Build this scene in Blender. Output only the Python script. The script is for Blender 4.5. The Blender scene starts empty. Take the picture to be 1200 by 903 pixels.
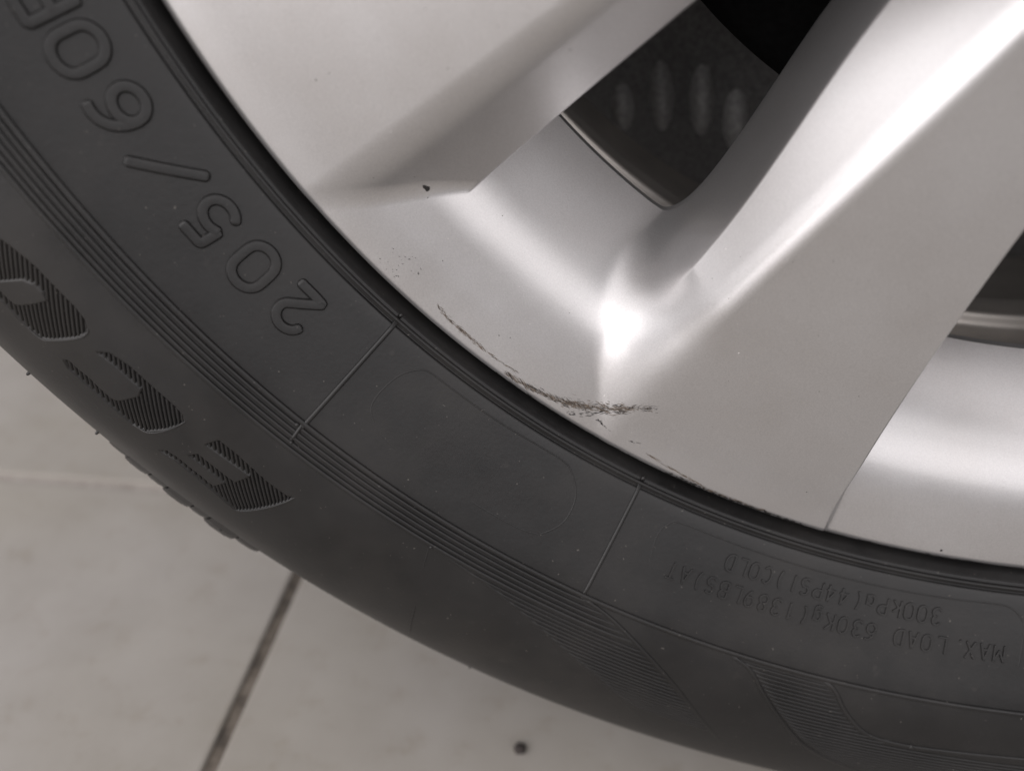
import bpy, bmesh, math, random
import numpy as np
from mathutils import Vector, Matrix

scene = bpy.context.scene
COL = scene.collection
R = math.radians

# ------------------------------------------------------------------ camera
cam_d = bpy.data.cameras.new('camera')
cam = bpy.data.objects.new('camera', cam_d)
COL.objects.link(cam)
scene.camera = cam
right = Vector((0.99013094, 0.13685252, -0.0302013))
up = Vector((-0.05359684, 0.56888376, 0.82066964))
fwd = Vector((-0.12949174, 0.8109517, -0.57060427))
m = Matrix((right, up, -fwd)).transposed().to_4x4()
m.translation = Vector((-0.11106, -0.16341, 0.26037))
cam.matrix_world = m
cam_d.sensor_width = 36.0
cam_d.lens = 30.0
cam_d.clip_start = 0.005
cam_d.clip_end = 100.0
cam_d.dof.use_dof = True
cam_d.dof.focus_distance = 0.196
cam_d.dof.aperture_fstop = 7.2

# ------------------------------------------------------------------ light
world = bpy.data.worlds.new('World')
scene.world = world
world.use_nodes = True
bg = world.node_tree.nodes['Background']
bg.inputs['Color'].default_value = (1.0, 0.972, 0.99, 1)
bg.inputs['Strength'].default_value = 0.38

def area(name, loc, target, sx, sy, power, col):
    d = bpy.data.lights.new(name, 'AREA')
    d.shape = 'RECTANGLE'; d.size = sx; d.size_y = sy
    d.energy = power; d.color = col
    o = bpy.data.objects.new(name, d); COL.objects.link(o)
    o.location = loc
    o.rotation_euler = (Vector(target) - Vector(loc)).to_track_quat('-Z', 'Y').to_euler()
    return o
area('open_front_light', (0.0, -2.4, 1.75), (0, 0, 0.2), 11.0, 1.7, 88, (1, 0.965, 0.975))
area('ceiling_light', (-1.4, -1.2, 2.7), (-0.3, -0.1, 0), 5.0, 4.0, 82, (1, 0.962, 0.96))
area('spoke_fill_light', (-1.7, -2.6, 0.6), (-0.2, 0, 0.25), 1.9, 1.0, 19, (1, 0.965, 0.975))  # added fill lamp, brightens the face of the upper-left spoke
area('side_fill_light', (-3.3, -1.1, 1.5), (-0.1, 0, 0.2), 2.2, 1.5, 11, (1, 0.965, 0.975))  # added lamp on the left, brightens the bevel of the right spoke

scene.view_settings.view_transform = 'Standard'
scene.view_settings.look = 'None'
scene.view_settings.exposure = 0.0
scene.view_settings.gamma = 1.0
scene.render.engine = 'CYCLES'
scene.cycles.use_denoising = True

rng = np.random.default_rng(7)
random.seed(7)
H = 0.317                                   # hub height above the floor

# ------------------------------------------------------------------ materials
def new_mat(name):
    mt = bpy.data.materials.new(name); mt.use_nodes = True
    nt = mt.node_tree
    return mt, nt, nt.nodes['Principled BSDF']
def nd(nt, typ, **kw):
    n = nt.nodes.new(typ)
    for k, v in kw.items(): setattr(n, k, v)
    return n
def noise(nt, vec, scale, detail=4, rough=0.55):
    n = nd(nt, 'ShaderNodeTexNoise')
    n.inputs['Scale'].default_value = scale; n.inputs['Detail'].default_value = detail
    n.inputs['Roughness'].default_value = rough
    nt.links.new(vec, n.inputs['Vector'])
    return n
def ramp(nt, fac, stops):
    n = nd(nt, 'ShaderNodeValToRGB')
    while len(n.color_ramp.elements) < len(stops): n.color_ramp.elements.new(0.5)
    for e, (p, c) in zip(n.color_ramp.elements, stops):
        e.position = p; e.color = c if len(c) == 4 else (*c, 1)
    nt.links.new(fac, n.inputs['Fac'])
    return n
def mix(nt, fac, a, b, mode='MIX'):
    n = nd(nt, 'ShaderNodeMix', data_type='RGBA', blend_type=mode)
    for sock, v in ((n.inputs[0], fac), (n.inputs[6], a), (n.inputs[7], b)):
        if isinstance(v, (int, float)): sock.default_value = v
        elif isinstance(v, tuple): sock.default_value = (*v, 1)
        else: nt.links.new(v, sock)
    return n.outputs[2]
def bump(nt, height, strength, dist, b):
    n = nd(nt, 'ShaderNodeBump'); n.inputs['Strength'].default_value = strength
    n.inputs['Distance'].default_value = dist
    nt.links.new(height, n.inputs['Height']); nt.links.new(n.outputs['Normal'], b.inputs['Normal'])
    return n

def mat_rubber():
    mt, nt, b = new_mat('tyre rubber')
    pos = nd(nt, 'ShaderNodeNewGeometry').outputs['Position']
    n1 = noise(nt, pos, 38, 5, 0.6); n2 = noise(nt, pos, 900, 3); n3 = noise(nt, pos, 260, 2, 0.5)
    c1 = ramp(nt, n1.outputs['Fac'], [(0.30, (0.0050, 0.0047, 0.0047)), (0.55, (0.0088, 0.0083, 0.0082)), (0.78, (0.0160, 0.0146, 0.0138))])
    dust = ramp(nt, n3.outputs['Fac'], [(0.70, (0, 0, 0)), (0.80, (0.5, 0.5, 0.5))])
    col = mix(nt, dust.outputs['Color'], c1.outputs['Color'], (0.030, 0.0270, 0.0245))
    n4 = noise(nt, pos, 1300, 1, 0.5); sp = ramp(nt, n4.outputs['Fac'], [(0.76, (0, 0, 0)), (0.80, (1, 1, 1))])
    n5 = noise(nt, pos, 14, 4, 0.7); br = ramp(nt, n5.outputs['Fac'], [(0.52, (0, 0, 0)), (0.72, (0.75, 0.75, 0.75))])
    col = mix(nt, br.outputs['Color'], col, (0.0200, 0.0178, 0.0162))
    col = mix(nt, sp.outputs['Color'], col, (0.085, 0.078, 0.070))
    nt.links.new(col, b.inputs['Base Color'])
    rr = ramp(nt, n1.outputs['Fac'], [(0.3, (0.36,) * 3), (0.7, (0.50,) * 3)])
    nt.links.new(rr.outputs['Color'], b.inputs['Roughness'])
    b.inputs['Specular IOR Level'].default_value = 0.52
    bump(nt, n2.outputs['Fac'], 0.18, 0.0002, b)
    return mt
def mat_silver():
    mt, nt, b = new_mat('silver wheel paint')
    pos = nd(nt, 'ShaderNodeNewGeometry').outputs['Position']
    fl = noise(nt, pos, 2900, 2, 0.6); big = noise(nt, pos, 30, 4)
    c = ramp(nt, fl.outputs['Fac'], [(0.3, (0.53, 0.521, 0.523)), (0.7, (0.61, 0.600, 0.602))])
    dirt = ramp(nt, big.outputs['Fac'], [(0.35, (0.93, 0.92, 0.91)), (0.65, (1, 1, 1))])
    nt.links.new(mix(nt, 1.0, c.outputs['Color'], dirt.outputs['Color'], 'MULTIPLY'), b.inputs['Base Color'])
    b.inputs['Metallic'].default_value = 0.82
    rr = ramp(nt, big.outputs['Fac'], [(0.3, (0.32,) * 3), (0.7, (0.37,) * 3)])
    nt.links.new(rr.outputs['Color'], b.inputs['Roughness'])
    b.inputs['Coat Weight'].default_value = 0.35; b.inputs['Coat Roughness'].default_value = 0.12
    bump(nt, fl.outputs['Fac'], 0.16, 0.0001, b)
    return mt
def mat_barrel():
    mt, nt, b = new_mat('dusty barrel metal')
    pos = nd(nt, 'ShaderNodeNewGeometry').outputs['Position']
    n1 = noise(nt, pos, 60, 5)
    c = ramp(nt, n1.outputs['Fac'], [(0.3, (0.52, 0.49, 0.46)), (0.7, (0.64, 0.60, 0.56))])
    nt.links.new(c.outputs['Color'], b.inputs['Base Color'])
    b.inputs['Metallic'].default_value = 0.7; b.inputs['Roughness'].default_value = 0.48
    return mt
def mat_plain(name, col, rough=0.6, metal=0.0):
    mt, nt, b = new_mat(name)
    pos = nd(nt, 'ShaderNodeNewGeometry').outputs['Position']
    n1 = noise(nt, pos, 700, 3)
    c = ramp(nt, n1.outputs['Fac'], [(0.3, tuple(v * 0.7 for v in col)), (0.7, tuple(min(1, v * 1.3) for v in col))])
    nt.links.new(c.outputs['Color'], b.inputs['Base Color'])
    b.inputs['Roughness'].default_value = rough; b.inputs['Metallic'].default_value = metal
    return mt
def mat_tile():
    mt, nt, b = new_mat('worn grey ceramic')
    pos = nd(nt, 'ShaderNodeNewGeometry').outputs['Position']
    n1 = noise(nt, pos, 22, 6, 0.6); n2 = noise(nt, pos, 90, 5, 0.65); n3 = noise(nt, pos, 7, 3)
    c = ramp(nt, n1.outputs['Fac'], [(0.30, (0.298, 0.278, 0.255)), (0.50, (0.326, 0.306, 0.284)), (0.72, (0.350, 0.330, 0.309))])
    st = ramp(nt, n2.outputs['Fac'], [(0.30, (0.84, 0.81, 0.76)), (0.46, (1, 1, 1))])
    bl = ramp(nt, n3.outputs['Fac'], [(0.35, (0.93, 0.92, 0.88)), (0.65, (1, 1, 1))])
    col = mix(nt, 0.55, c.outputs['Color'], st.outputs['Color'], 'MULTIPLY')
    col = mix(nt, 1.0, col, bl.outputs['Color'], 'MULTIPLY')
    nt.links.new(col, b.inputs['Base Color'])
    b.inputs['Roughness'].default_value = 0.48
    b.inputs['Specular IOR Level'].default_value = 0.35
    bump(nt, n2.outputs['Fac'], 0.06, 0.0006, b)
    return mt
def mat_grout():
    mt, nt, b = new_mat('dirty grout')
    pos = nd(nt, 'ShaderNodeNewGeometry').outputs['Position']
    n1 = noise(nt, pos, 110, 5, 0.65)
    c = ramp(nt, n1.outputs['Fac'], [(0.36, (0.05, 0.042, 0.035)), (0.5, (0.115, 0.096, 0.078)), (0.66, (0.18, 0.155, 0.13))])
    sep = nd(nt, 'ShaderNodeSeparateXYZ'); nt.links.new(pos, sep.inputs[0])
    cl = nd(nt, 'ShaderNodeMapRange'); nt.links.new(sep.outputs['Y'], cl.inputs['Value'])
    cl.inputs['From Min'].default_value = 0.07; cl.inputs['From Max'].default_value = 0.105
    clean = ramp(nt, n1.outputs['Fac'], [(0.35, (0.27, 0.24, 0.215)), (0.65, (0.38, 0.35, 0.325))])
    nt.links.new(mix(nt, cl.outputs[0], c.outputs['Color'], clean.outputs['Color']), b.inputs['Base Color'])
    b.inputs['Roughness'].default_value = 0.9
    bump(nt, n1.outputs['Fac'], 0.6, 0.002, b)
    return mt
RUBBER = mat_rubber(); SILVER = mat_silver(); BARREL = mat_barrel()
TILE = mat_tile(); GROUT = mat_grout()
BLACK = mat_plain('black cast iron', (0.004, 0.004, 0.004), 0.95)
BLACK.node_tree.nodes['Principled BSDF'].inputs['Specular IOR Level'].default_value = 0.05
SCUFF = mat_plain('brown scuffed metal', (0.115, 0.088, 0.066), 0.75)
DIRT = mat_plain('black dirt', (0.016, 0.014, 0.013), 0.85)
BARE = mat_plain('bare scraped alloy', (0.62, 0.61, 0.60), 0.3, 1.0)
PALE = mat_plain('pale dust', (0.75, 0.72, 0.70), 0.7)
STONE = mat_plain('dark grit', (0.035, 0.028, 0.025), 0.85)
PLATE_DARK = mat_plain('dull dark plate', (0.125, 0.122, 0.120), 0.5, 0.3)  # tone of the added plate behind the spokes
REFLECTION = mat_plain('painted reflection grey', (0.33, 0.325, 0.32), 0.6, 0.0)  # pale tone standing for blurred reflections in the barrel

# ------------------------------------------------------------------ mesh helpers
def mesh_obj(name, verts, faces, mat, parent=None, smooth=True, normals=None, sharp=None):
    me = bpy.data.meshes.new(name)
    verts = np.asarray(verts, dtype=np.float32)
    if isinstance(faces, np.ndarray) and faces.ndim == 2:
        k = faces.shape[1]; n = len(faces)
        me.vertices.add(len(verts)); me.vertices.foreach_set('co', verts.ravel())
        me.loops.add(n * k); me.loops.foreach_set('vertex_index', faces.astype(np.int32).ravel())
        me.polygons.add(n)
        me.polygons.foreach_set('loop_start', (np.arange(n) * k).astype(np.int32))
        me.polygons.foreach_set('loop_total', np.full(n, k, np.int32))
        me.update(calc_edges=True); me.validate()
    else:
        me.from_pydata([tuple(map(float, v)) for v in verts], [], [tuple(map(int, f)) for f in faces])
        me.update()
    me.polygons.foreach_set('use_smooth', [smooth] * len(me.polygons))
    if sharp is not None: me.set_sharp_from_angle(angle=math.radians(sharp))
    if normals is not None:
        me.normals_split_custom_set_from_vertices([tuple(map(float, v)) for v in normals])
    me.materials.append(mat)
    o = bpy.data.objects.new(name, me); COL.objects.link(o)
    if parent is not None: o.parent = parent
    return o
def catmull(c, n=24):
    c = np.array(c, float); c = np.vstack([2 * c[0] - c[1], c, 2 * c[-1] - c[-2]]); o = []
    for i in range(1, len(c) - 2):
        t = np.linspace(0, 1, n, endpoint=False)[:, None]
        p0, p1, p2, p3 = c[i - 1:i + 3]
        o.append(.5 * ((2 * p1) + (p2 - p0) * t + (2 * p0 - 5 * p1 + 4 * p2 - p3) * t ** 2 + (3 * p1 - p0 - 3 * p2 + p3) * t ** 3))
    o.append(c[-2:-1]); return np.vstack(o)
def cyl(r, ang, y):                          # ang: degrees from straight down, clockwise as seen from the front
    a = np.radians(ang)
    return np.stack(np.broadcast_arrays(-r * np.sin(a), y, H - r * np.cos(a)), -1)
def grid_faces(nu, nv, wrap_u=False):
    i = np.arange(nu if wrap_u else nu - 1); j = np.arange(nv - 1)
    I, J = np.meshgrid(i, j, indexing='ij'); I2 = (I + 1) % nu
    return np.stack([I * nv + J, I2 * nv + J, I2 * nv + J + 1, I * nv + J + 1], -1).reshape(-1, 4)
def lathe(name, prof, nang, mat, parent):
    prof = np.array(prof); ang = np.linspace(0, 360, nang, endpoint=False)
    v = cyl(prof[None, :, 0], ang[:, None], prof[None, :, 1]).reshape(-1, 3)
    return mesh_obj(name, v, grid_faces(nang, len(prof), True), mat, parent)

# ------------------------------------------------------------------ floor
ground_v = [(-7, -7, -0.0016), (7, -7, -0.0016), (7, 7, -0.0016), (-7, 7, -0.0016)]
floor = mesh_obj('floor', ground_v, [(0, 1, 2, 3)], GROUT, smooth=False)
floor['kind'] = 'structure'
TS = 0.40; GAP = 0.0050
bm = bmesh.new()
bmesh.ops.create_cube(bm, size=1)
bmesh.ops.scale(bm, vec=(TS - GAP, TS - GAP, 0.010), verts=bm.verts)
bmesh.ops.translate(bm, vec=(0, 0, -0.005), verts=bm.verts)
top_e = [e for e in bm.edges if all(v.co.z > -0.001 for v in e.verts)] + [e for e in bm.edges if abs(e.verts[0].co.z - e.verts[1].co.z) > 0.005]
bmesh.ops.bevel(bm, geom=top_e, offset=0.0012, segments=2, affect='EDGES', profile=0.6)
tile_me = bpy.data.meshes.new('floor_tile'); bm.to_mesh(tile_me); bm.free()
tile_me.materials.append(TILE)
for i in range(-7, 7):
    for j in range(-7, 7):
        o = bpy.data.objects.new('floor_tile', tile_me); COL.objects.link(o); o.parent = floor
        o.location = (-0.2393 + TS * (i + 0.5), 0.1090 + TS * (j + 0.5), rng.uniform(-0.0002, 0.0002))

# ------------------------------------------------------------------ wheel root
wheel = bpy.data.objects.new('car_wheel', None); COL.objects.link(wheel)
wheel.empty_display_size = 0.1
wheel['label'] = 'scuffed silver alloy car wheel with black tyre standing on grey tiles'
wheel['category'] = 'car wheel'

# ------------------------------------------------------------------ tyre profile: arc length s (mm) -> radius, depth
PR = [(.2150, .0125), (.2188, .0078), (.2209, .0052), (.2221, .0004), (.2236, -.0036), (.2300, -.0082), (.2400, -.0145),
      (.2492, -.0199), (.2580, -.0232), (.2680, -.0248), (.2780, -.0244), (.2870, -.0222), (.2945, -.0182), (.3010, -.0130),
      (.3068, -.0065), (.3115, .0010), (.3150, .0090), (.3175, .0200)]
prof = catmull(PR)
S = np.r_[0, np.cumsum(np.hypot(*np.diff(prof, axis=0).T))] * 1000
S += 15.7037 - S[4 * 24]                     # keeps s = 0 at the hidden bead
tan = np.gradient(prof, S / 1000, axis=0)
def sr(s): return np.interp(s, S, prof[:, 0])
def sy(s): return np.interp(s, S, prof[:, 1])
def surf(s, ang, h=0.0):
    """point on the tyre side wall lifted by h metres along its normal, and the normal"""
    r = sr(s); y = sy(s); tr = np.interp(s, S, tan[:, 0]); ty = np.interp(s, S, tan[:, 1])
    l = np.hypot(tr, ty); nr, ny = ty / l, -tr / l       # faces the viewer where r grows
    a = np.radians(ang)
    n = np.stack(np.broadcast_arrays(-np.sin(a) * nr, ny, -np.cos(a) * nr), -1)
    p = np.stack(np.broadcast_arrays(-r * np.sin(a), y, H - r * np.cos(a)), -1)
    return p + n * np.asarray(h)[..., None], n

# hatched letters (s mm, angle degrees)
LET_E = [[(65.97, 49.31), (62.69, 49.03), (62.53, 48.08), (63.18, 46.88), (63.7, 45.7), (63.63, 44.67), (62.91, 44.39), (68.24, 44.81), (73.99, 45.34), (78.42, 45.83), (77.51, 47.05), (76.88, 48.39), (76.74, 49.67), (77.6, 50.46), (75.71, 50.22), (75.26, 49.43), (75.42, 48.36), (75.69, 47.48), (72.23, 47.23), (72.08, 48.47), (72.08, 49.43), (69.78, 49.17), (69.85, 48.36), (69.92, 46.95), (65.25, 46.66), (65.63, 48.02)]]
LET_C = [[(66.31, 55.71), (64.15, 55.33), (63.21, 54.41), (63.18, 52.89), (63.23, 51.51), (63.74, 51.05), (65.13, 50.77), (70.16, 51.09), (75.15, 51.58), (76.36, 52.17), (76.31, 53.41), (76.37, 54.88), (76.29, 55.86), (75.25, 56.28), (74.25, 56.13), (73.96, 55.06), (74.2, 53.69), (73.3, 53.4), (67.77, 53.0), (65.59, 53.21), (65.81, 53.96), (65.82, 54.79)]]
LET_O = [[(66.5, 62.1), (63.9, 61.95), (62.86, 61.26), (62.45, 60.74), (62.08, 60.41), (61.82, 59.65), (61.9, 58.72), (61.88, 57.79), (62.39, 57.13), (63.54, 56.75), (64.05, 56.66), (67.1, 56.75), (72.8, 57.28), (74.93, 57.58), (75.67, 58.27), (75.4, 59.23), (75.1, 60.3), (74.9, 61.4), (74.2, 62.1), (72.0, 62.4)],
         [(71.7, 60.45), (66.48, 59.99), (65.12, 59.58), (64.93, 59.06), (65.74, 58.66), (69.41, 58.89), (72.9, 59.2), (73.5, 59.6), (73.3, 60.2)]]
KA = math.radians(1) * 281.0                 # mm of arc per degree in the letter band
def loops_mm(L): return [np.array([(s, a * KA) for s, a in lp]) for lp in L]
def signed_dist(pts, loops):
    """negative inside (even-odd)"""
    dmin = np.full(len(pts), 1e9); inside = np.zeros(len(pts), bool)
    for lp in loops:
        A = lp; B = np.roll(lp, -1, axis=0)
        for a, b in zip(A, B):
            ab = b - a; t = np.clip(((pts - a) @ ab) / max(ab @ ab, 1e-9), 0, 1)
            dmin = np.minimum(dmin, np.linalg.norm(pts - a - t[:, None] * ab, axis=1))
            cond = (a[1] > pts[:, 1]) != (b[1] > pts[:, 1])
            with np.errstate(divide='ignore', invalid='ignore'):
                xs = a[0] + (pts[:, 1] - a[1]) / (b[1] - a[1]) * ab[0]
            inside ^= cond & (pts[:, 0] < xs)
    return np.where(inside, -dmin, dmin)

# tyre body: fine grid where the letters are sunk in, coarser elsewhere
ang_l = np.concatenate([np.arange(-180, -6, 1.0), np.arange(-6, 43.6, .4), np.arange(43.6, 63.2, .05), np.arange(63.2, 80, .4), np.arange(80, 180, 1.0)])
s_l = np.concatenate([np.linspace(S[0], 12, 24)[:-1], np.arange(12, 17.5, .14), np.arange(17.5, 60.5, .8), np.arange(60.5, 80, .25), np.arange(80, S[-1], 1.2), [S[-1]]])
SS, AA = np.meshgrid(s_l, ang_l); SSf, AAf = SS.ravel(), AA.ravel()
hgt = np.zeros(len(SSf))
selm = (SSf > 60) & (SSf < 80.5) & (AAf > 43.5) & (AAf < 63.5)
pts = np.c_[SSf[selm], AAf[selm] * KA]
REC = 0.00065
rec = np.zeros(len(pts))
for L in (LET_E, LET_C, LET_O):
    d = signed_dist(pts, loops_mm(L))
    t = np.clip((0.10 - d) / 0.30, 0, 1); rec = np.maximum(rec, t * t * (3 - 2 * t))
hgt[selm] = -REC * rec
hgt -= .00042 * (np.exp(-((SSf - 14.05) / .34) ** 2) + np.exp(-((SSf - 15.95) / .36) ** 2))
hgt += .00022 * np.exp(-((SSf - 15.0) / .45) ** 2)
P0, _ = surf(SSf, AAf, hgt)
# tread and the far side wall, mirrored about the middle of the tyre
WM = 0.0925
far = np.array([(.3188, .034), (.3192, .060), (.3195, .0925), (.3192, .125), (.3188, .151)] + [(r, 2 * WM - y) for r, y in PR[::-1]])
P0 = P0.reshape(len(ang_l), len(s_l), 3)
P1 = cyl(far[None, :, 0], ang_l[:, None], far[None, :, 1])
PT = np.concatenate([P0, P1], axis=1)
PT[..., 2] = np.maximum(PT[..., 2], 0.0008)
tyre = mesh_obj('tyre', PT.reshape(-1, 3), grid_faces(len(ang_l), PT.shape[1], True)[:, ::-1], RUBBER, wheel)

# sweep of a cross-section along a path on the side wall
def sweep(path, section, closed=False, taper=0, hscale=None, cap=0):
    """path: (s mm, angle deg) list; section: (across mm, height mm) list, open, left to right"""
    path = np.array(path, float)
    p, n = surf(path[:, 0], path[:, 1])
    if closed: t = np.roll(p, -1, 0) - np.roll(p, 1, 0)
    else: t = np.gradient(p, axis=0)
    t /= np.linalg.norm(t, axis=1)[:, None]
    b = np.cross(n, t); b /= np.linalg.norm(b, axis=1)[:, None]
    sec = np.array(section) / 1000; k = len(p)
    f = np.ones(k) if hscale is None else np.array(hscale, float)
    if taper and not closed:
        q = np.minimum(np.arange(k), np.arange(k)[::-1]); f = f * np.clip((q + 0.15) / taper, 0, 1)
    hh = np.where(sec[None, :, 1] > 0, sec[None, :, 1] * f[:, None], sec[None, :, 1])
    wf = np.ones(k)
    if cap and not closed:
        L = np.r_[0, np.cumsum(np.linalg.norm(np.diff(p, axis=0), axis=1))]; q = np.minimum(L, L[-1] - L) / (cap / 1000)
        wf = np.sqrt(np.clip(1 - (1 - np.clip(q, 0, 1)) ** 2, .02, 1)); hh = np.where(sec[None, :, 1] > 0, sec[None, :, 1] * (np.clip(q * 2.2, 0, 1) ** .5)[:, None], hh)
    v = p[:, None, :] + b[:, None, :] * sec[None, :, 0:1] * wf[:, None, None] + n[:, None, :] * hh[..., None]
    return v.reshape(-1, 3), grid_faces(k, len(sec), closed)
def resample(path, step, smooth=True, closed=False):
    path = np.array(path, float)
    if smooth and len(path) > 2: path = catmull(path, 16)
    w = path * np.array([1, KA]); L = np.r_[0, np.cumsum(np.linalg.norm(np.diff(w, axis=0), axis=1))]
    n = max(2, int(L[-1] / step) + 1); q = np.linspace(0, L[-1], n)
    return np.c_[np.interp(q, L, path[:, 0]), np.interp(q, L, path[:, 1])]
def join(parts):
    V = []; F = []; o = 0
    for v, f in parts: V.append(v); F.append(f + o); o += len(v)
    return np.vstack(V), np.vstack(F)
def sect(w, h, kind='round'):
    if kind == 'round': return [(w / 2 * math.cos(t), h * math.sin(t) ** 0.8 if 0 < math.sin(t) else -0.08) for t in np.linspace(math.pi, 0, 9)]
    return [(-w / 2 - .08, -.12), (-w / 2, .0), (-w * .40, .80 * h), (-w * .35, .97 * h), (-w * .28, h), (w * .28, h), (w * .35, .97 * h), (w * .40, .80 * h), (w / 2, .0), (w / 2 + .08, -.12)]
def relief(name, path, w, h, kind='round', step=1.0, smooth=True, taper=2, hs=None, parent=tyre):
    pth = resample(path, step, smooth)
    hsc = None if hs is None else np.interp(np.linspace(0, 1, len(pth)), np.linspace(0, 1, len(hs)), hs)
    v, f = sweep(pth, sect(w, h, kind), taper=taper, hscale=hsc)
    return mesh_obj(name, v, f, RUBBER, parent)

full = [(0, a) for a in np.arange(-180, 180.1, 1.0)]
def ring(name, s, w, h, a0=-180, a1=180):
    st = 0.5
    pth = [(s, a) for a in np.arange(a0, a1 + st * .5, st)]
    closed = a1 - a0 >= 360
    v, f = sweep(pth[:-1] if closed else pth, sect(w, h), closed=closed, taper=0 if closed else 4)
    return mesh_obj(name, v, f, RUBBER, tyre)
# rim protector ridge beside the rim flange
ring('rim_protector_ridge', 15.0, 0.9, 0.42)
# the bundle of fine ribs round the side wall
ring('rib', 46.2, 1.35, 0.62)
fanL = [(53.47, 37.07), (54.03, 35.27), (55.43, 32.8), (59.84, 29.31), (66.46, 25.47), (73.72, 22.58), (80.4, 20.48)]
fanR = [(46.72, 28.23), (48.86, 26.14), (53.78, 23.57), (60.76, 20.87), (70.18, 18.26), (78, 16.4)]
w2L = [(46.99, 18.73), (49.25, 17.43), (54.99, 16.07), (60.36, 14.76), (67.32, 12.93), (71.7, 11.15), (75.5, 8.8)]
w2R = [(46.73, 13.12), (48.88, 12.34), (54.17, 11.33), (59.37, 9.72), (60.63, 7.63), (60.2, 4.93), (59.39, 1.19), (58.6, -4)]
def edge_at(curve, s):
    c = np.array(curve); return float(np.interp(s, c[:, 0], c[:, 1]))
for k in range(1, 6):
    s = 46.2 + 1.34 * k
    ring('rib', s, 0.95 if k < 5 else 1.15, 0.46, edge_at(fanR, s), 172)
relief('fan_ridge', fanR, 1.0, 0.40, hs=[1, 1, 1, .9, .7, .3, 0])
relief('fan_edge', fanL, 0.8, 0.16, hs=[.6, 1, 1, .8, .5, .2, 0])
relief('wave_ridge', w2L, 1.0, 0.38, hs=[.8, 1, 1, .9, .6, .2])
relief('wave_ridge', w2R, 1.1, 0.42)
s = 54.3
while s < 74:
    relief('fan_line', [(s, edge_at(fanR, s) + .15), (s, edge_at(fanL, s) - .15)], 0.70, 0.32 * min(1, (78 - s) / 14), smooth=False)
    s += 1.10
s = 48.0
wr = [c for c in w2R if c[0] <= 60.3][:4]
while s < 74:
    a_hi = edge_at(w2L, s)
    a_lo = edge_at(wr, s) if s < 59.6 else (8.2 if s < 61.4 else -5)
    if a_hi - a_lo > .5:
        relief('wave_line', [(s, a_lo + .2), (s, a_hi - .2)], 0.70, 0.30 * min(1, (78 - s) / 14), smooth=False)
    s += 1.10
# radial mould bars
relief('mould_bar', [(15.2, 46.60), (49.6, 46.62)], 1.15, 0.5, smooth=False)
relief('mould_bar', [(45.5, 46.75), (51.6, 46.55)], 1.0, 0.72, smooth=False)
relief('mould_bar', [(15.2, 28.27), (46.4, 28.29)], 1.0, 0.42, smooth=False)
relief('mould_bar', [(72.2, 35.6), (87, 34.5)], 0.5, 0.25, smooth=False)
relief('mould_bar', [(54, 37.2), (60, 36.7)], 0.35, 0.12, smooth=False)
# thin outlines of the sunk text panels
pan1 = [(38.4, 41.5), (37.5, 43.2), (34.85, 44.36), (31.71, 44.69), (26.93, 44.64), (23.26, 44.36), (20.23, 43.72), (19.38, 43.04), (19.33, 41.34), (19.28, 38.17), (18.94, 35.07), (19.09, 33.37), (20.46, 32.54), (24.19, 31.69), (28.34, 31.4), (32.54, 31.5), (36.16, 32.06), (37.77, 32.61), (38.6, 34.03), (38.7, 37)]
relief('panel_outline', pan1, 0.36, 0.13, step=.6, hs=[0, .1, .2, .3, .6, 1, 1, 1, 1, 1, 1, 1, 1, .9, .8, .6, .5, .5, .3, 0])
pan2 = [(34.0, 24.92), (31.24, 25.59), (24.87, 25.85), (21.4, 25.51), (19.86, 24.69), (19.87, 20.74), (19.97, 15.92), (19.94, 11.28), (19.66, 6.8), (19.32, 3.99), (20.2, 3.11), (22.59, 2.52), (25.19, 2.35), (34, 2.4)]
relief('panel_outline', pan2, 0.36, 0.13, step=.6, hs=[0, .2, .5, .8, 1, 1, 1, 1, 1, 1, 1, 1, .8, .3])

# raised characters: stroke font, x to the right of reading, y up (outwards), unit height
def arc(cx, cy, rx, ry, a0, a1, n=14):
    return [(cx + rx * math.cos(R(a)), cy + ry * math.sin(R(a))) for a in np.linspace(a0, a1, n)]
W = .62
O_ = arc(.31, .5, .31, .5, 90, 450, 40)
def rrect(w, h, n=9):
    r = w * .5; o = []
    for cx, cy, a0 in ((w - r, h - r, 0), (r, h - r, 90), (r, r, 180), (w - r, r, 270)):
        o += [(cx + r * math.cos(R(a0 + 90 * k / n)), cy + r * math.sin(R(a0 + 90 * k / n))) for k in range(n + 1)]
    o = o[n // 2:] + o[:n // 2]
    out = [o[0]]
    for p in o[1:] + [o[0]]:
        q = out[-1]; L = math.hypot(p[0] - q[0], p[1] - q[1]); k = max(1, int(L / .06))
        if L > 1e-6: out += [(q[0] + (p[0] - q[0]) * m_ / k, q[1] + (p[1] - q[1]) * m_ / k) for m_ in range(1, k + 1)]
    return out
O_big = rrect(.64, 1.0)
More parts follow.
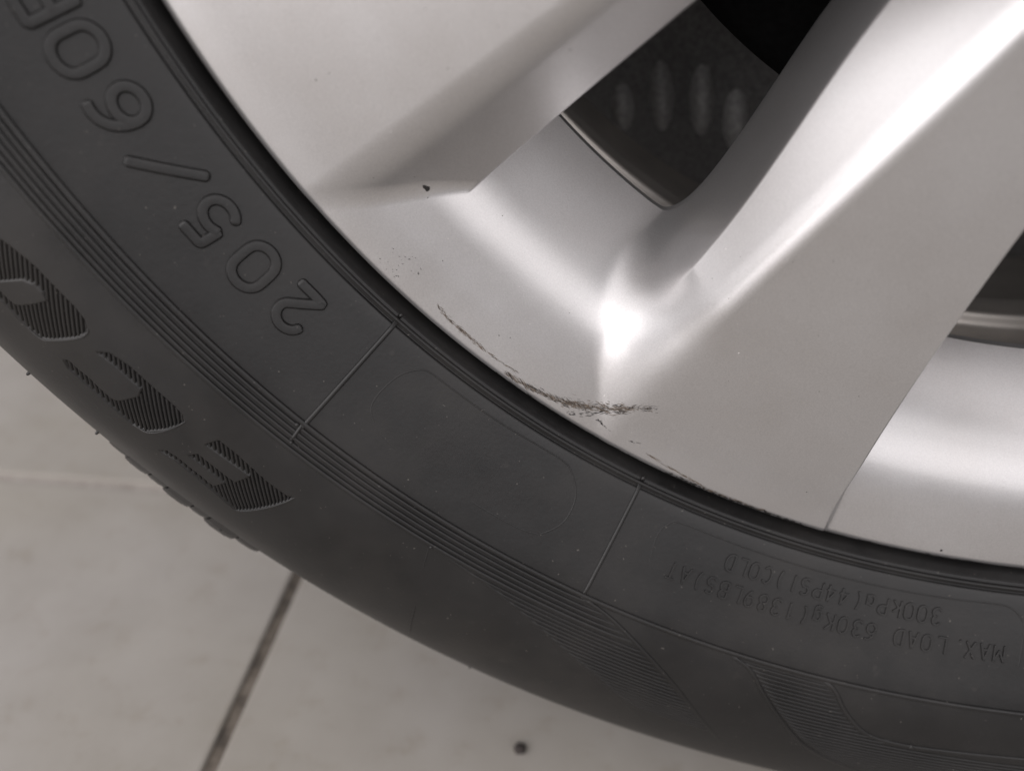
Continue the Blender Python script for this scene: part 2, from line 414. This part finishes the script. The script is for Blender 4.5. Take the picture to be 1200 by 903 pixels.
GL = {
 '0': [O_big],
 '1': [[(.12, .8), (.31, 1), (.31, 0)]],
 '2': [arc(.31, .70, .29, .30, 168, -28, 18) + [(.36, .36), (.02, .02), (.30, .0), (.64, .0)]],
 '3': [arc(.28, .74, .28, .26, 150, -85, 12) + arc(.28, .25, .31, .27, 85, -150, 12)],
 '4': [[(.46, 0), (.46, 1), (0, .3), (.62, .3)]],
 '5': [[(.57, 1.0), (.12, 1.0), (.07, .55)], [(.07, .55)] + arc(.29, .31, .32, .31, 125, -150, 20)],
 '6': [arc(.31, .31, .31, .31, 120, 480, 32), arc(.50, .31, .50, .69, 72, 180, 16)],
 '8': [arc(.31, .76, .25, .24, -90, 270, 20), arc(.31, .26, .31, .27, 90, 450, 20)],
 '9': [arc(.31, .69, .31, .31, -60, 300, 24), arc(.12, .69, .50, .69, -72, 0, 12)],
 '/': [[(0, -.04), (1.02, 1.04)]],
 '.': [[(.0, .02), (.09, .02)]],
 '(': [arc(.55, .5, .45, .7, 130, 230, 10)], ')': [arc(-.1, .5, .45, .7, 50, -50, 10)],
 'A': [[(0, 0), (.31, 1), (.62, 0)], [(.12, .34), (.5, .34)]],
 'B': [[(0, 0), (0, 1), (.3, 1)] + arc(.32, .76, .25, .24, 90, -90, 8) + [(0, .52)], [(.3, .52)] + arc(.32, .26, .29, .26, 90, -90, 8) + [(0, 0)]],
 'C': [arc(.33, .5, .33, .5, 45, 315, 20)],
 'D': [[(0, 0), (0, 1), (.25, 1)] + arc(.25, .5, .36, .5, 88, -88, 14) + [(0, 0)]],
 'I': [[(.2, 0), (.2, 1)]],
 'K': [[(0, 0), (0, 1)], [(.58, 1), (.02, .42)], [(.2, .58), (.62, 0)]],
 'k': [[(0, 0), (0, 1)], [(.5, .68), (.02, .3)], [(.18, .42), (.54, 0)]],
 'L': [[(0, 1), (0, 0), (.55, 0)]],
 'M': [[(0, 0), (0, 1), (.34, .3), (.68, 1), (.68, 0)]],
 'O': [O_big],
 'P': [[(0, 0), (0, 1), (.3, 1)] + arc(.32, .73, .29, .27, 90, -90, 10) + [(0, .46)]],
 'R': [[(0, 0), (0, 1), (.3, 1)] + arc(.34, .74, .28, .26, 90, -90, 10) + [(0, .48)], [(.3, .48), (.64, 0)]],
 'S': [arc(.31, .745, .28, .255, 35, 250, 14) + arc(.31, .25, .30, .26, 75, -145, 14)],
 'T': [[(0, 1), (.62, 1)], [(.31, 1), (.31, 0)]],
 'X': [[(0, 0), (.6, 1)], [(.6, 0), (0, 1)]],
 'a': [arc(.26, .3, .25, .3, 0, 360, 20), [(.52, .6), (.52, 0)]],
 'g': [arc(.26, .3, .25, .3, 0, 360, 20), [(.52, .6), (.52, -.12)] + arc(.27, -.12, .25, .18, 0, -150, 8)],
}
def character(ch, s_base, a_start, height, stroke, rise, xs=1.0, parent=tyre):
    """a_start: angle of the left edge; height in mm along s"""
    parts = []
    for st in GL[ch]:
        st = np.array(st); closed = np.allclose(st[0], st[-1]) and len(st) > 8
        rr = sr(s_base + height / 2) * 1000
        path = np.c_[s_base + st[:, 1] * height, a_start + np.degrees(st[:, 0] * height * xs / rr)]
        w = path * np.array([1, KA]); L = np.r_[0, np.cumsum(np.linalg.norm(np.diff(w, axis=0), axis=1))]
        if not closed:   # keep corners but round them a little
            n = max(9, int(L[-1] / (stroke * .13)) + 1); q = np.linspace(0, L[-1], n)
            path = np.c_[np.interp(q, L, path[:, 0]), np.interp(q, L, path[:, 1])]
            for _ in range(3):
                k = path.copy(); k[1:-1] = .25 * path[:-2] + .5 * path[1:-1] + .25 * path[2:]; path = k
            d0 = (path[0] - path[1]) * np.array([1, KA]); d1 = (path[-1] - path[-2]) * np.array([1, KA])
            e0 = path[0] + d0 / np.linalg.norm(d0) * stroke * .3 / np.array([1, KA]); e1 = path[-1] + d1 / np.linalg.norm(d1) * stroke * .3 / np.array([1, KA])
            path = np.vstack([[e0 + (path[0] - e0) * f for f in (0, .25, .6)], path, [path[-1] + (e1 - path[-1]) * f for f in (.4, .75, 1)]])
            parts.append(sweep(path, sect(stroke, rise, 'flat'), cap=stroke * .45))
        else:
            n = max(12, int(L[-1] / (stroke * .3))); q = np.linspace(0, L[-1], n + 1)
            path = np.c_[np.interp(q, L, path[:, 0]), np.interp(q, L, path[:, 1])][:-1]
            path = .25 * np.roll(path, 1, 0) + .5 * path + .25 * np.roll(path, -1, 0)
            parts.append(sweep(path, sect(stroke, rise, 'flat'), closed=True))
    v, f = join(parts)
    return mesh_obj('raised_character', v, f, RUBBER, parent, sharp=24)
HC = 9.6
for ch, ac, wd in (('2', 51.05, .64), ('0', 54.09, .62), ('5', 57.15, .62), ('/', 60.3, 1.02), ('6', 63.52, .62), ('0', 66.45, .62)):
    rr = sr(28.5) * 1000; xs = 1.16
    half = math.degrees(wd * HC * xs / 2 / rr)
    character(ch, 23.5, ac - half, HC, 2.5, 0.68, xs * (.95 if ch == '/' else 1))
character('R', 23.5, 68.2, HC, 2.5, 0.68, 1.05)
character('1', 23.5, 70.8, HC, 2.5, 0.68, 1.05); character('6', 23.5, 73.2, HC, 2.5, 0.68, 1.05)
def text_line(txt, s_base, a0, a1, height):
    pitch = (a1 - a0) / (len(txt) - 1)
    for i, ch in enumerate(txt):
        if ch != ' ': character(ch, s_base, a0 + pitch * i - pitch * .3, height, 0.66, 0.36, .84)
text_line('MAX.LOAD 630Kg(1389LBS)AT', 29.6, 3.6, 24.1, 4.1)
text_line('300kPa(44PSI)COLD', 22.6, 7.6, 20.9, 4.1)

# hatched letters: slanting teeth standing in the sunk floor
def hatched_letter(L):
    loops = loops_mm(L); d = np.array([6.3, -1.37 * KA]); d /= np.linalg.norm(d); nrm = np.array([-d[1], d[0]])
    allp = np.vstack(loops); c = allp @ nrm; parts = []
    o = c.min() + .3
    while o < c.max():
        ts = []
        for lp in loops:
            A = lp; B = np.roll(lp, -1, 0); ca = A @ nrm - o; cb = B @ nrm - o
            for a, b, x, y in zip(A, B, ca, cb):
                if (x > 0) != (y > 0): q = a + (b - a) * (x / (x - y)); ts.append(q @ d)
        ts.sort()
        for t0, t1 in zip(ts[::2], ts[1::2]):
            if t1 - t0 < .25: continue
            n = max(2, int((t1 - t0) / 1.2) + 1)
            q = nrm * o + d * np.linspace(t0 - .05, t1 + .05, n)[:, None]
            path = np.c_[q[:, 0], q[:, 1] / KA]
            parts.append(sweep(path, [(-.40, -.80), (-.22, -.20), (.0, -.12), (.22, -.20), (.40, -.80)]))
        o += 0.98
    v, f = join(parts)
    return mesh_obj('hatched_letter', v, f, RUBBER, tyre)
for L in (LET_E, LET_C, LET_O): hatched_letter(L)
# raised lower lips of the hatched letters
relief('letter_lip', [(62.7, 44.33), (68.24, 44.75), (73.99, 45.28), (78.3, 45.75)], .5, .26)
relief('letter_lip', [(64.6, 50.74), (70.16, 51.0), (74.6, 51.4), (76.3, 52.0)], .5, .26)
relief('letter_lip', [(63.3, 56.75), (64.3, 56.6), (67.1, 56.66), (72.8, 57.2), (75, 57.5), (75.8, 58.2)], .5, .26)

# tread blocks round the shoulder
def tread_block(a0, a1, dr):
    prof_b = [(.3035, -.0085), (.3085 + dr * .5, -.0052), (.3128 + dr, .0010), (.3160 + dr, .0085), (.3186 + dr * .6, .020), (.3208, .045), (.3150, .045)]
    ang = np.linspace(a0, a1, 5); pb = np.array(prof_b)
    v = cyl(pb[None, :, 0], ang[:, None], pb[None, :, 1])
    v[..., 2] = np.maximum(v[..., 2], 0.0003)
    v = v.reshape(-1, 3); f = grid_faces(5, len(pb)).tolist(); n = len(pb)
    f += [list(range(n))[::-1], [4 * n + i for i in range(n)]]
    return mesh_obj('tread_block', v, f, RUBBER, tyre, smooth=False)
a = -177.0
while a < 178:
    wdt = 5.0 + 0.8 * math.sin(a * 1.7)
    dr = 0.0
    if 40 < a + wdt / 2 < 53: dr = 0.0016
    if a < 175 - wdt: tread_block(a, a + wdt - .7, dr)
    a += wdt
def shoulder_lug(a0, a1, h):
    sl = np.linspace(93, 128, 9); al = np.linspace(a0, a1, 5); G = np.meshgrid(sl, al)
    f = np.clip((G[0] - 93) / 8, 0, 1); f = f * f * (3 - 2 * f)
    e = np.ones_like(f); e[0] = e[-1] = .85
    p, _ = surf(G[0].ravel(), G[1].ravel(), (f * e * h - .0003).ravel())
    q, _ = surf(G[0].ravel(), G[1].ravel(), np.full(G[0].size, -.004)); q = q.reshape(5, 9, 3); P_ = p.reshape(5, 9, 3)
    V = np.concatenate([q[:1], P_, q[-1:]], axis=0).reshape(-1, 3)
    mesh_obj('tread_block', V, grid_faces(7, 9), RUBBER, tyre, smooth=False)
for a0, a1, h in ((43.1, 44.3, .0014), (44.4, 46.0, .0022), (46.1, 47.0, .0015), (47.1, 48.5, .0019), (48.6, 49.5, .0013), (49.6, 50.8, .0014), (50.9, 51.8, .0008), (54.6, 55.4, .0004)):
    shoulder_lug(a0, a1, h)
# moulding nubs
def nub(s, ang, r, h):
    p, n = surf(np.array([s]), np.array([ang])); p = p[0]; n = Vector(n[0])
    x = n.orthogonal().normalized(); y = n.cross(x)
    V = []; F = []; k = 8
    for j, (rr, hh) in enumerate(((1.2, -.3), (1, .35), (.75, .85), (.3, 1.0))):
        for i in range(k):
            t = 2 * math.pi * i / k; V.append(Vector(p) + (x * math.cos(t) + y * math.sin(t)) * r * rr + n * h * hh)
    for j in range(3):
        for i in range(k): F.append((j * k + i, j * k + (i + 1) % k, (j + 1) * k + (i + 1) % k, (j + 1) * k + i))
    F.append([3 * k + i for i in range(k)])
    mesh_obj('moulding_nub', V, F, RUBBER, tyre)
for s, an, r, h in ((53.3, 37.16, .0005, .0007), (51.3, 46.5, .0005, .0008), (13.6, 46.63, .0005, .0008), (99, 56.5, .0004, .0008), (47.3, 46.9, .0006, .0007), (13.6, 28.2, .0006, .0008),
                    (46.4, 28.3, .0007, .0006), (60.7, 7.2, .0007, .0006), (98, 45.2, .0007, .0013), (98, 59.2, .0004, .0008), (98, 52.6, .0004, .0008), (100, 30.0, .0003, .0006)):
    nub(s, an, r, h)

# ------------------------------------------------------------------ alloy rim
lip_prof = [(.2200, .0012), (.2205, .0022), (.2206, .0045), (.2196, .0090), (.2120, .0110), (.2075, .0150), (.2050, .0300), (.1960, .0352)]
alloy = lathe('alloy_rim', lip_prof, 720, SILVER, wheel)
bar_prof = catmull([(.1960, .0352), (.1840, .0352), (.1842, .0420), (.1848, .0520), (.1846, .0585), (.1812, .0605), (.1815, .0640), (.1820, .0720), (.1850, .0790), (.1870, .0950), (.1880, .1300), (.1890, .1560), (.1930, .1680), (.2030, .1730), (.2180, .1745), (.2200, .1790)], 6)
barrel = lathe('barrel', bar_prof, 360, BARREL, alloy)

TR = np.array([(.104, 24.4), (.11, 24.0), (.1241, 23.4), (.1353, 22.9), (.1485, 22.6), (.16, 22.45), (.1777, 22.1), (.1963, 21.9), (.2094, 21.7), (.23, 21.6)])
TB = np.array([(.10, 17.4), (.136, 17.3), (.150, 17.1), (.1775, 16.7), (.197, 16.3), (.2158, 15.6), (.23, 15.2)])
FB = np.array([(.10, 16.5, .018), (.12, 17.3, .0155), (.139, 18.2, .013), (.16, 19.2, .0100), (.18, 19.6, .0084), (.19, 19.1, .0084), (.20, 18.6, .0086), (.209, 18.6, .0088), (.22, 18.8, .0090)])   # radius, offset and depth of the bevel's foot
do = catmull([(.2400, -.011), (.2290, -.006), (.2155, 0), (.2085, .0030), (.2015, .0062), (.1965, .0095), (.1915, .0140), (.1860, .0200), (.1780, .0305), (.1700, .0430), (.1600, .060)], 12)[::-1]
YCUT = 0.0320
def poly(T, c, deg):
    q = np.polyfit((T[:, 0] - .16) / .06, T[:, c], deg)
    return lambda r: np.polyval(q, (np.clip(r, .07, .225) - .16) / .06)
f_tr = poly(TR, 1, 2); f_tb = poly(TB, 1, 3); f_tf = poly(FB, 1, 4); f_B = poly(FB, 2, 3)
def smin(a, b, k):
    h = np.clip(.5 + .5 * (b - a) / k, 0, 1); return b * (1 - h) + a * h - k * h * (1 - h)
def smax(a, b, k): return -smin(-a, -b, k)
A_L = 54.1; A_MID = 43.15; B_MID = 7.15
def raw_depth(r, ang):
    """depth behind the wheel plane of the cast face at polar coordinates"""
    q = .2155 - r
    yface = -.08 * np.where(q > .006, q - .003, np.where(q > 0, q * q / .012, 0))
    a = np.mod(ang - B_MID, 72.0) + B_MID            # 7.15 .. 79.15
    d_out = np.interp(r, do[:, 0], do[:, 1])
    # pocket with bevelled flanks
    t = A_L - a
    dl1 = .0130 * t / 5.2; lt = r * np.radians(t - 5.2)
    d_l = smax(dl1, .0130 + 7.0 * lt, .0012)
    tr = f_tr(r); tf = f_tf(r); B = np.maximum(f_B(r), .0008)
    d_r = B * (tr - t) / (tr - tf)                   # shallow bevel along the right flank
    d_o = .47 * (.2158 - r)                          # and round the outer end
    d_bev = smin(d_o, d_r, .0066 - .0044 * sst(r, .194, .211))
    w_o = 1.2 * (.1965 - r); w_r = (2.2 + 13.8 / (1 + np.exp((r - .173) / .0045))) * r * np.radians(tf - t)
    D = smax(d_bev, B + smin(w_o, w_r, .020), .0046) # steeper wall inside the fold
    d_in = 4.0 * (r - .072)
    dA = smin(smin(d_l, D, .0022), d_in, .006)
    # pocket with sharp flanks
    tb = f_tb(r)
    b1 = tb - a; b2 = tb - (2 * B_MID - (a - 72.0)); bb = np.where(a > A_MID, b2, b1)
    d_s = 5.0 * r * np.radians(bb)
    dB = smin(smin(d_s, d_out, .003), d_in, .006)
    d = np.maximum(dA, dB)
    kA = .0036
    kB = np.maximum(.0009 + .0036 * sst(r, .192, .213), .0052 / (1 + np.exp(np.clip((d_out - d_s) / .0012, -40, 40))))
    d = smax(d, 0 * d, np.where(dB > dA, kB, kA))
    return yface, d
KER = [(.0066 * math.sqrt((k + .5) / 80) * math.cos(k * 2.39996), .0066 * math.sqrt((k + .5) / 80) * math.sin(k * 2.39996), math.exp(-2.2 * (k + .5) / 80)) for k in range(80)]
def sst(x, a, b):
    t = np.clip((x - a) / (b - a), 0, 1); return t * t * (3 - 2 * t)
def depth(r, ang):
    r = np.asarray(r, float); ang = np.asarray(ang, float)
    yface, d = raw_depth(r, ang)
    a = np.mod(ang - B_MID, 72.0) + B_MID; t = A_L - a
    w = sst(r, .172, .186) * sst(t, 7.5, 13) * (1 - sst(t, 23.5, 26.5)) * (1 - .8 * sst(r, .200, .212)) * (1 - sst(r, .2150, .2185))
    m_ = w > 0
    if m_.any():
        rm, am = r[m_], ang[m_]; acc = 0; ws = 0
        for dr_, dt_, wk in KER:
            acc = acc + wk * raw_depth(rm + dr_, am + np.degrees(dt_ / rm))[1]; ws += wk
        d = d.copy(); d[m_] = d[m_] * (1 - w[m_]) + acc / ws * w[m_]
    edge = np.clip(r - .2181, 0, .00235); lip = .0024 - np.sqrt(np.maximum(.0024 ** 2 - edge ** 2, 1e-12))
    return yface + d + lip
def face_normals(r, ang):
    e = 1.5e-4; ea = np.degrees(e / r)
    gr = (depth(r + e, ang) - depth(r - e, ang)) / (2 * e)
    ga = (depth(r, ang + ea) - depth(r, ang - ea)) / (2 * e)
    a = np.radians(ang)
    er = np.stack([-np.sin(a), 0 * a, -np.cos(a)], -1); et = np.stack([-np.cos(a), 0 * a, np.sin(a)], -1)
    n = np.stack([0 * a, -np.ones_like(a), 0 * a], -1) + gr[:, None] * er + ga[:, None] * et
    return n / np.linalg.norm(n, axis=1)[:, None]
def make_spoke(shift, kind, fine):
    # grid lines follow the creases, so the steep flanks stay clean
    dr = .00045 if fine else .002
    r = np.concatenate([np.arange(.030, .2120, dr), np.linspace(.2120, .2181, 16), np.linspace(.2184, .22035, 8)])
    one = np.ones_like(r); tbr = f_tb(r); wl = np.degrees(.0026 / r); ws = np.degrees(.0080 / r)
    if kind == 2:
        br = [B_MID * one, np.maximum(tbr - ws, B_MID + .3), tbr + .25, A_L - f_tr(r) - .9, A_L - f_tr(r) + .9, A_L - f_tf(r) - .25, np.minimum(A_L - f_tf(r) + wl, A_MID - .3), A_MID * one]
        ns = (40, 24, 80, 18, 24, 30, 50)
    else:
        m_ = 2 * B_MID + 72
        br = [A_MID * one, np.maximum(A_L - 5.2 - wl * 1.6, A_MID + .3), A_L - 5.2 + .3 * one, A_L - .9 * one, A_L + .9 * one, m_ - tbr - .25, np.minimum(m_ - tbr + ws, B_MID + 71.7), (B_MID + 72) * one]
        ns = (50, 34, 30, 18, 80, 24, 40)
    for q in range(1, len(br) - 1): br[q] = np.minimum(np.maximum(br[q], br[q - 1] + .08), br[-1] - .08 * (len(br) - 1 - q))
    rows = [br[0][None]]
    for p, q, k in zip(br[:-1], br[1:], ns):
        k = k if fine else max(2, k // 5); f = (np.arange(1, k + 1) / k)[:, None]
        rows.append(p[None] + (q - p)[None] * f)
    AN = np.vstack(rows) + shift; RR = np.broadcast_to(r, AN.shape).copy(); ang = AN[:, 0]; Y = depth(RR.ravel(), AN.ravel())
    V = cyl(RR.ravel(), AN.ravel(), Y); F = grid_faces(len(ang), len(r))
    keep = (Y[F] < YCUT + .02).any(axis=1) & (Y[F].min(axis=1) < YCUT)
    F = F[keep]
    # clip at the plane y = YCUT: slide the deeper corners up their edge to the plane
    used = np.unique(F); deep = used[Y[used] > YCUT]
    nu, nv = len(ang), len(r)
    if len(deep):
        i, j = deep // nv, deep % nv
        best = np.full(len(deep), 9.); newp = V[deep].copy(); nr = RR.ravel()[deep].copy(); na = AN.ravel()[deep].copy()
        for di, dj in ((1, 0), (-1, 0), (0, 1), (0, -1), (1, 1), (1, -1), (-1, 1), (-1, -1)):
            ii, jj = i + di, j + dj; ok = (ii >= 0) & (ii < nu) & (jj >= 0) & (jj < nv)
            k = np.where(ok, np.clip(ii, 0, nu - 1) * nv + np.clip(jj, 0, nv - 1), deep)
            f = (YCUT - Y[deep]) / np.where(np.abs(Y[k] - Y[deep]) < 1e-9, 1e-9, Y[k] - Y[deep])
            ok &= (Y[k] < YCUT); f = np.clip(f, 0, 1)
            dist = np.linalg.norm((V[k] - V[deep]) * f[:, None], axis=1); better = ok & (dist < best)
            best[better] = dist[better]; newp[better] = (V[deep] + (V[k] - V[deep]) * f[:, None])[better]
            nr[better] = (RR.ravel()[deep] + (RR.ravel()[k] - RR.ravel()[deep]) * f)[better]
            na[better] = (AN.ravel()[deep] + (AN.ravel()[k] - AN.ravel()[deep]) * f)[better]
        V[deep] = newp; V[deep, 1] = YCUT
        RA = RR.ravel().copy(); RA[deep] = nr; AA_ = AN.ravel().copy(); AA_[deep] = na
    else: RA, AA_ = RR.ravel(), AN.ravel()
    remap = -np.ones(len(V), int); remap[used] = np.arange(len(used))
    V = V[used]; F = remap[F]; N = face_normals(RA[used], AA_[used])
    # rim of the opening: a short wall running back from the cut
    E = np.vstack([F[:, [0, 1]], F[:, [1, 2]], F[:, [2, 3]], F[:, [3, 0]]]); key = np.sort(E, 1)
    u, idx, cnt = np.unique(key, axis=0, return_index=True, return_counts=True)
    be = E[idx[cnt == 1]]; be = be[(np.abs(V[be[:, 0], 1] - YCUT) < 1e-6) & (np.abs(V[be[:, 1], 1] - YCUT) < 1e-6)]
    if len(be):
        bv = np.unique(be); bm_ = -np.ones(len(V), int); o = len(V); bm_[bv] = np.arange(len(bv))
        rad = V[bv].copy(); 
        top = V[bv]; bot = V[bv] + np.array([0, .0022, 0]); 
        nn = N[bv].copy(); nn[:, 1] *= .15; nn /= np.linalg.norm(nn, axis=1)[:, None] + 1e-9
        V = np.vstack([V, top, bot]); N = np.vstack([N, nn, nn])
        nb = len(bv); q = np.c_[o + bm_[be[:, 1]], o + bm_[be[:, 0]], o + nb + bm_[be[:, 0]], o + nb + bm_[be[:, 1]]]
        F = np.vstack([F, q])
    return mesh_obj('spoke', V, F, SILVER, alloy, normals=N)
for k in range(5):
    for kind in (2, 1):
        make_spoke(72 * k, kind, k == 0 or (k == 4 and kind == 1))
lathe('centre_cap', [(.0005, -.016), (.012, -.0158), (.024, -.0148), (.030, -.0135), (.0315, -.011)], 96, SILVER, alloy)
lathe('brake_drum', [(.0300, .052), (.120, .050), (.1335, .051), (.1385, .0545), (.1390, .060), (.1390, .112)], 240, BLACK, wheel)
back_plate = lathe('added_dark_plate', [(.1390, .112), (.150, .1125), (.170, .1120), (.1880, .1110)], 240, PLATE_DARK, wheel)  # dark plate added to close the barrel where only darkness shows
def reflection_oval(p0, p1, w):  # pale oval bump that puts a blurred reflection into shape and colour
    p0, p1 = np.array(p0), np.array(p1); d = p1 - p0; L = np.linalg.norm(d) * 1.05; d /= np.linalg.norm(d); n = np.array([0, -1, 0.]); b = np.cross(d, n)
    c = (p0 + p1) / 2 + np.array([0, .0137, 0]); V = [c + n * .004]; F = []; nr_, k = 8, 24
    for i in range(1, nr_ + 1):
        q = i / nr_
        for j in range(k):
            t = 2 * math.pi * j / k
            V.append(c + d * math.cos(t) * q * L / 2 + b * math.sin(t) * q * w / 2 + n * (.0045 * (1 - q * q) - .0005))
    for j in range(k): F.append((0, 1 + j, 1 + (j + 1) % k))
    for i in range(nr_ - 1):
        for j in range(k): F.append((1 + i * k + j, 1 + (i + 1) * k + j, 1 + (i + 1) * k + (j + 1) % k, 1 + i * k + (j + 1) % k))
    mesh_obj('painted_reflection', V, F, REFLECTION, back_plate)
reflection_oval((-0.1169, 0.098, 0.1847), (-0.1152, 0.098, 0.169), .0078)
reflection_oval((-0.1052, 0.098, 0.1907), (-0.103, 0.098, 0.1692), .0078)
reflection_oval((-0.0923, 0.098, 0.1898), (-0.0908, 0.098, 0.1684), .0078)
reflection_oval((-0.0812, 0.098, 0.1825), (-0.0794, 0.098, 0.1632), .0085)
# dirt, chips and scuffs lying on the painted metal
def on_face(r_mm, ang, h=.00005):
    r = np.asarray(r_mm) / 1000; ang = np.asarray(ang, float)
    return cyl(r, ang, depth(r, ang)) + face_normals(np.atleast_1d(r), np.atleast_1d(ang)) * h
def scuff(name, path, n, spread, length, width, mat, seed, slant=0.0, fan=0.5):
    g = np.random.default_rng(seed); path = np.array(path, float)
    w = path * np.array([1, 3.75]); L = np.r_[0, np.cumsum(np.linalg.norm(np.diff(w, axis=0), axis=1))]
    V = []; F = []
    for i in range(n):
        q = g.uniform(0, L[-1]); c = np.array([np.interp(q, L, w[:, 0]), np.interp(q, L, w[:, 1])])
        c2 = np.array([np.interp(min(q + .3, L[-1]), L, w[:, 0]), np.interp(min(q + .3, L[-1]), L, w[:, 1])]); c1 = np.array([np.interp(max(q - .3, 0), L, w[:, 0]), np.interp(max(q - .3, 0), L, w[:, 1])])
        t = c2 - c1; t /= np.linalg.norm(t) + 1e-9
        th = slant + g.normal(0, fan * .35); t = np.array([t[0] * math.cos(th) - t[1] * math.sin(th), t[0] * math.sin(th) + t[1] * math.cos(th)])
        nn = np.array([-t[1], t[0]]); c = c + nn * g.normal(0, spread) + t * g.normal(0, .2)
        ln = length * g.uniform(.35, 1.5); wd = width * g.uniform(.4, 1.6)
        pts = []
        for f, ww in ((-.5, .08), (-.2, .8), (.05, 1), (.3, .6), (.5, .05)):
            m_ = c + t * f * ln + nn * g.normal(0, .05)
            pts += [m_ + nn * wd * ww / 2 * g.uniform(.6, 1.3), m_ - nn * wd * ww / 2 * g.uniform(.6, 1.3)]
        o = len(V); V += pts
        F += [(o + 2 * j, o + 2 * j + 1, o + 2 * j + 3, o + 2 * j + 2) for j in range(4)]
    V = np.array(V); rr = np.minimum(V[:, 0], 220.3)
    return mesh_obj(name, on_face(rr, V[:, 1] / 3.75, .00003 + g.uniform(0, .00003, len(V))[:, None]), F, mat, alloy, smooth=False)
sA = [(215.58, 45.44), (216.4, 44.36), (216.48, 42.98), (216.69, 41.58), (216.66, 40.24), (216.37, 38.96)]
sB = [(218.02, 39.43), (217.74, 38.22), (217.23, 36.79), (216.18, 35.33), (213.82, 33.79), (210.97, 32.67), (207.19, 31.72), (203.58, 30.41)]
sB2 = [(218.0, 34.62), (215.06, 33.56), (211.8, 32.52), (208.6, 31.79)]
scuff('scuff_mark', sA[:4], 110, .22, 1.5, .075, SCUFF, 1)
scuff('scuff_mark', sA[2:], 26, .10, 1.6, .12, SCUFF, 2)
scuff('scuff_mark', sB[:5], 150, .30, 2.1, .095, SCUFF, 3, slant=.12)
scuff('scuff_mark', sB[:6], 90, .30, 1.7, .11, DIRT, 31, slant=.3)
scuff('bare_scratch', sB[:6], 46, .42, 1.7, .07, BARE, 34, slant=.25)
scuff('bare_scratch', sA, 22, .30, 1.5, .06, BARE, 35)
scuff('scuff_mark', sB[3:], 110, .60, 1.3, .10, DIRT, 32, slant=-.2)
scuff('scuff_mark', sA, 26, .16, 1.0, .08, DIRT, 33)
scuff('scuff_mark', sB[3:7], 170, .62, 1.7, .11, SCUFF, 4, slant=.25)
scuff('scuff_mark', sB[5:], 34, .45, 1.4, .09, SCUFF, 5)
scuff('scuff_mark', sB2, 60, .34, 1.1, .13, DIRT, 6)
scuff('scuff_mark', [(217.6, 38.2), (216.9, 36.5), (215.0, 34.6)], 34, .4, 2.2, .11, DIRT, 16, slant=.3)
scuff('scuff_mark', [(215.12, 33.02), (215.53, 32.49), (216.13, 31.67)], 14, .12, .8, .16, DIRT, 7)
scuff('scuff_mark', [(215.83, 30.48), (214.75, 29.7)], 9, .12, .6, .14, DIRT, 8)
scuff('scuff_mark', [(216.63, 29.06), (217.12, 27.7), (217.67, 26.03), (218.42, 24.34)], 40, .10, 2.0, .13, SCUFF, 9)
scuff('edge_dirt', [(219.6, 27), (219.5, 23.75), (219.4, 21.86), (219.4, 19.44), (219.6, 17.0)], 150, .34, 1.2, .44, DIRT, 10)
scuff('edge_dirt', [(218.9, 24.5), (218.7, 22), (218.8, 20.0)], 36, .20, .9, .30, SCUFF, 11)
scuff('edge_dirt', [(219.9, 13.4), (219.8, 9), (219.9, 5)], 50, .15, 2.2, .22, DIRT, 12)
scuff('edge_dirt', [(219.9, 40), (219.9, 34), (219.8, 28)], 60, .13, 1.6, .18, DIRT, 13)
scuff('scuff_mark', [(216.5, 50.1), (217.0, 49.0), (216.6, 48.1)], 12, .6, .35, .14, DIRT, 14)
scuff('scuff_mark', [(213.8, 50.2), (213.8, 48.8), (212.0, 48.3), (213.6, 47.5)], 16, .6, .4, .13, DIRT, 15)
def speck(name, r_mm, ang, size, mat, seed, stretch=1.0):
    g = np.random.default_rng(seed); k = 9; V = [(r_mm, ang * 3.75)]
    rot = g.uniform(0, 6.3)
    for i in range(k):
        t = 2 * math.pi * i / k; q = size * g.uniform(.6, 1.25)
        x, y = q * math.cos(t) * stretch, q * math.sin(t)
        V.append((r_mm + x * math.cos(rot) - y * math.sin(rot), ang * 3.75 + x * math.sin(rot) + y * math.cos(rot)))
    V = np.array(V)
    p = on_face(V[:, 0], V[:, 1] / 3.75, .00004); p[0] = on_face(V[:1, 0], V[:1, 1] / 3.75, .00004 + size * .0002)[0]
    return mesh_obj(name, p, [(0, i + 1, (i + 1) % k + 1) for i in range(k)], mat, alloy, smooth=False)
speck('paint_chip', 199.6, 51.0, .62, DIRT, 21, 1.5)
speck('paint_chip', 217.5, 8.0, .34, DIRT, 22)
speck('paint_chip', 208.76, 18.34, .16, DIRT, 23)
speck('paint_chip', 176.6, 56.1, .14, DIRT, 24)
speck('paint_chip', 200.65, 59.7, .22, STONE, 25)
g = np.random.default_rng(40)
for i in range(70):
    rr, an = g.uniform(150, 217), g.uniform(16, 68)
    if depth(np.array([rr / 1000]), np.array([an]))[0] < .012:
        speck('dust_speck', rr, an, g.uniform(.05, .13), (STONE, DIRT, PALE)[i % 3], 50 + i, g.uniform(1, 1.8))

# ------------------------------------------------------------------ grit on the floor
bm = bmesh.new(); bmesh.ops.create_icosphere(bm, subdivisions=2, radius=.0020)
for v in bm.verts:
    v.co *= 1 + .22 * math.sin(v.co.x * 2900 + 1) * math.cos(v.co.y * 2300); v.co.z = max(v.co.z * .7, -.0009)
me = bpy.data.meshes.new('pebble'); bm.to_mesh(me); bm.free(); me.materials.append(STONE)
for p in me.polygons: p.use_smooth = True
peb = bpy.data.objects.new('pebble', me); COL.objects.link(peb); peb.location = (-0.1385, -0.0025, 0.0010)
peb['label'] = 'small dark pebble on the grey floor tile below the tyre'
peb['category'] = 'pebble'
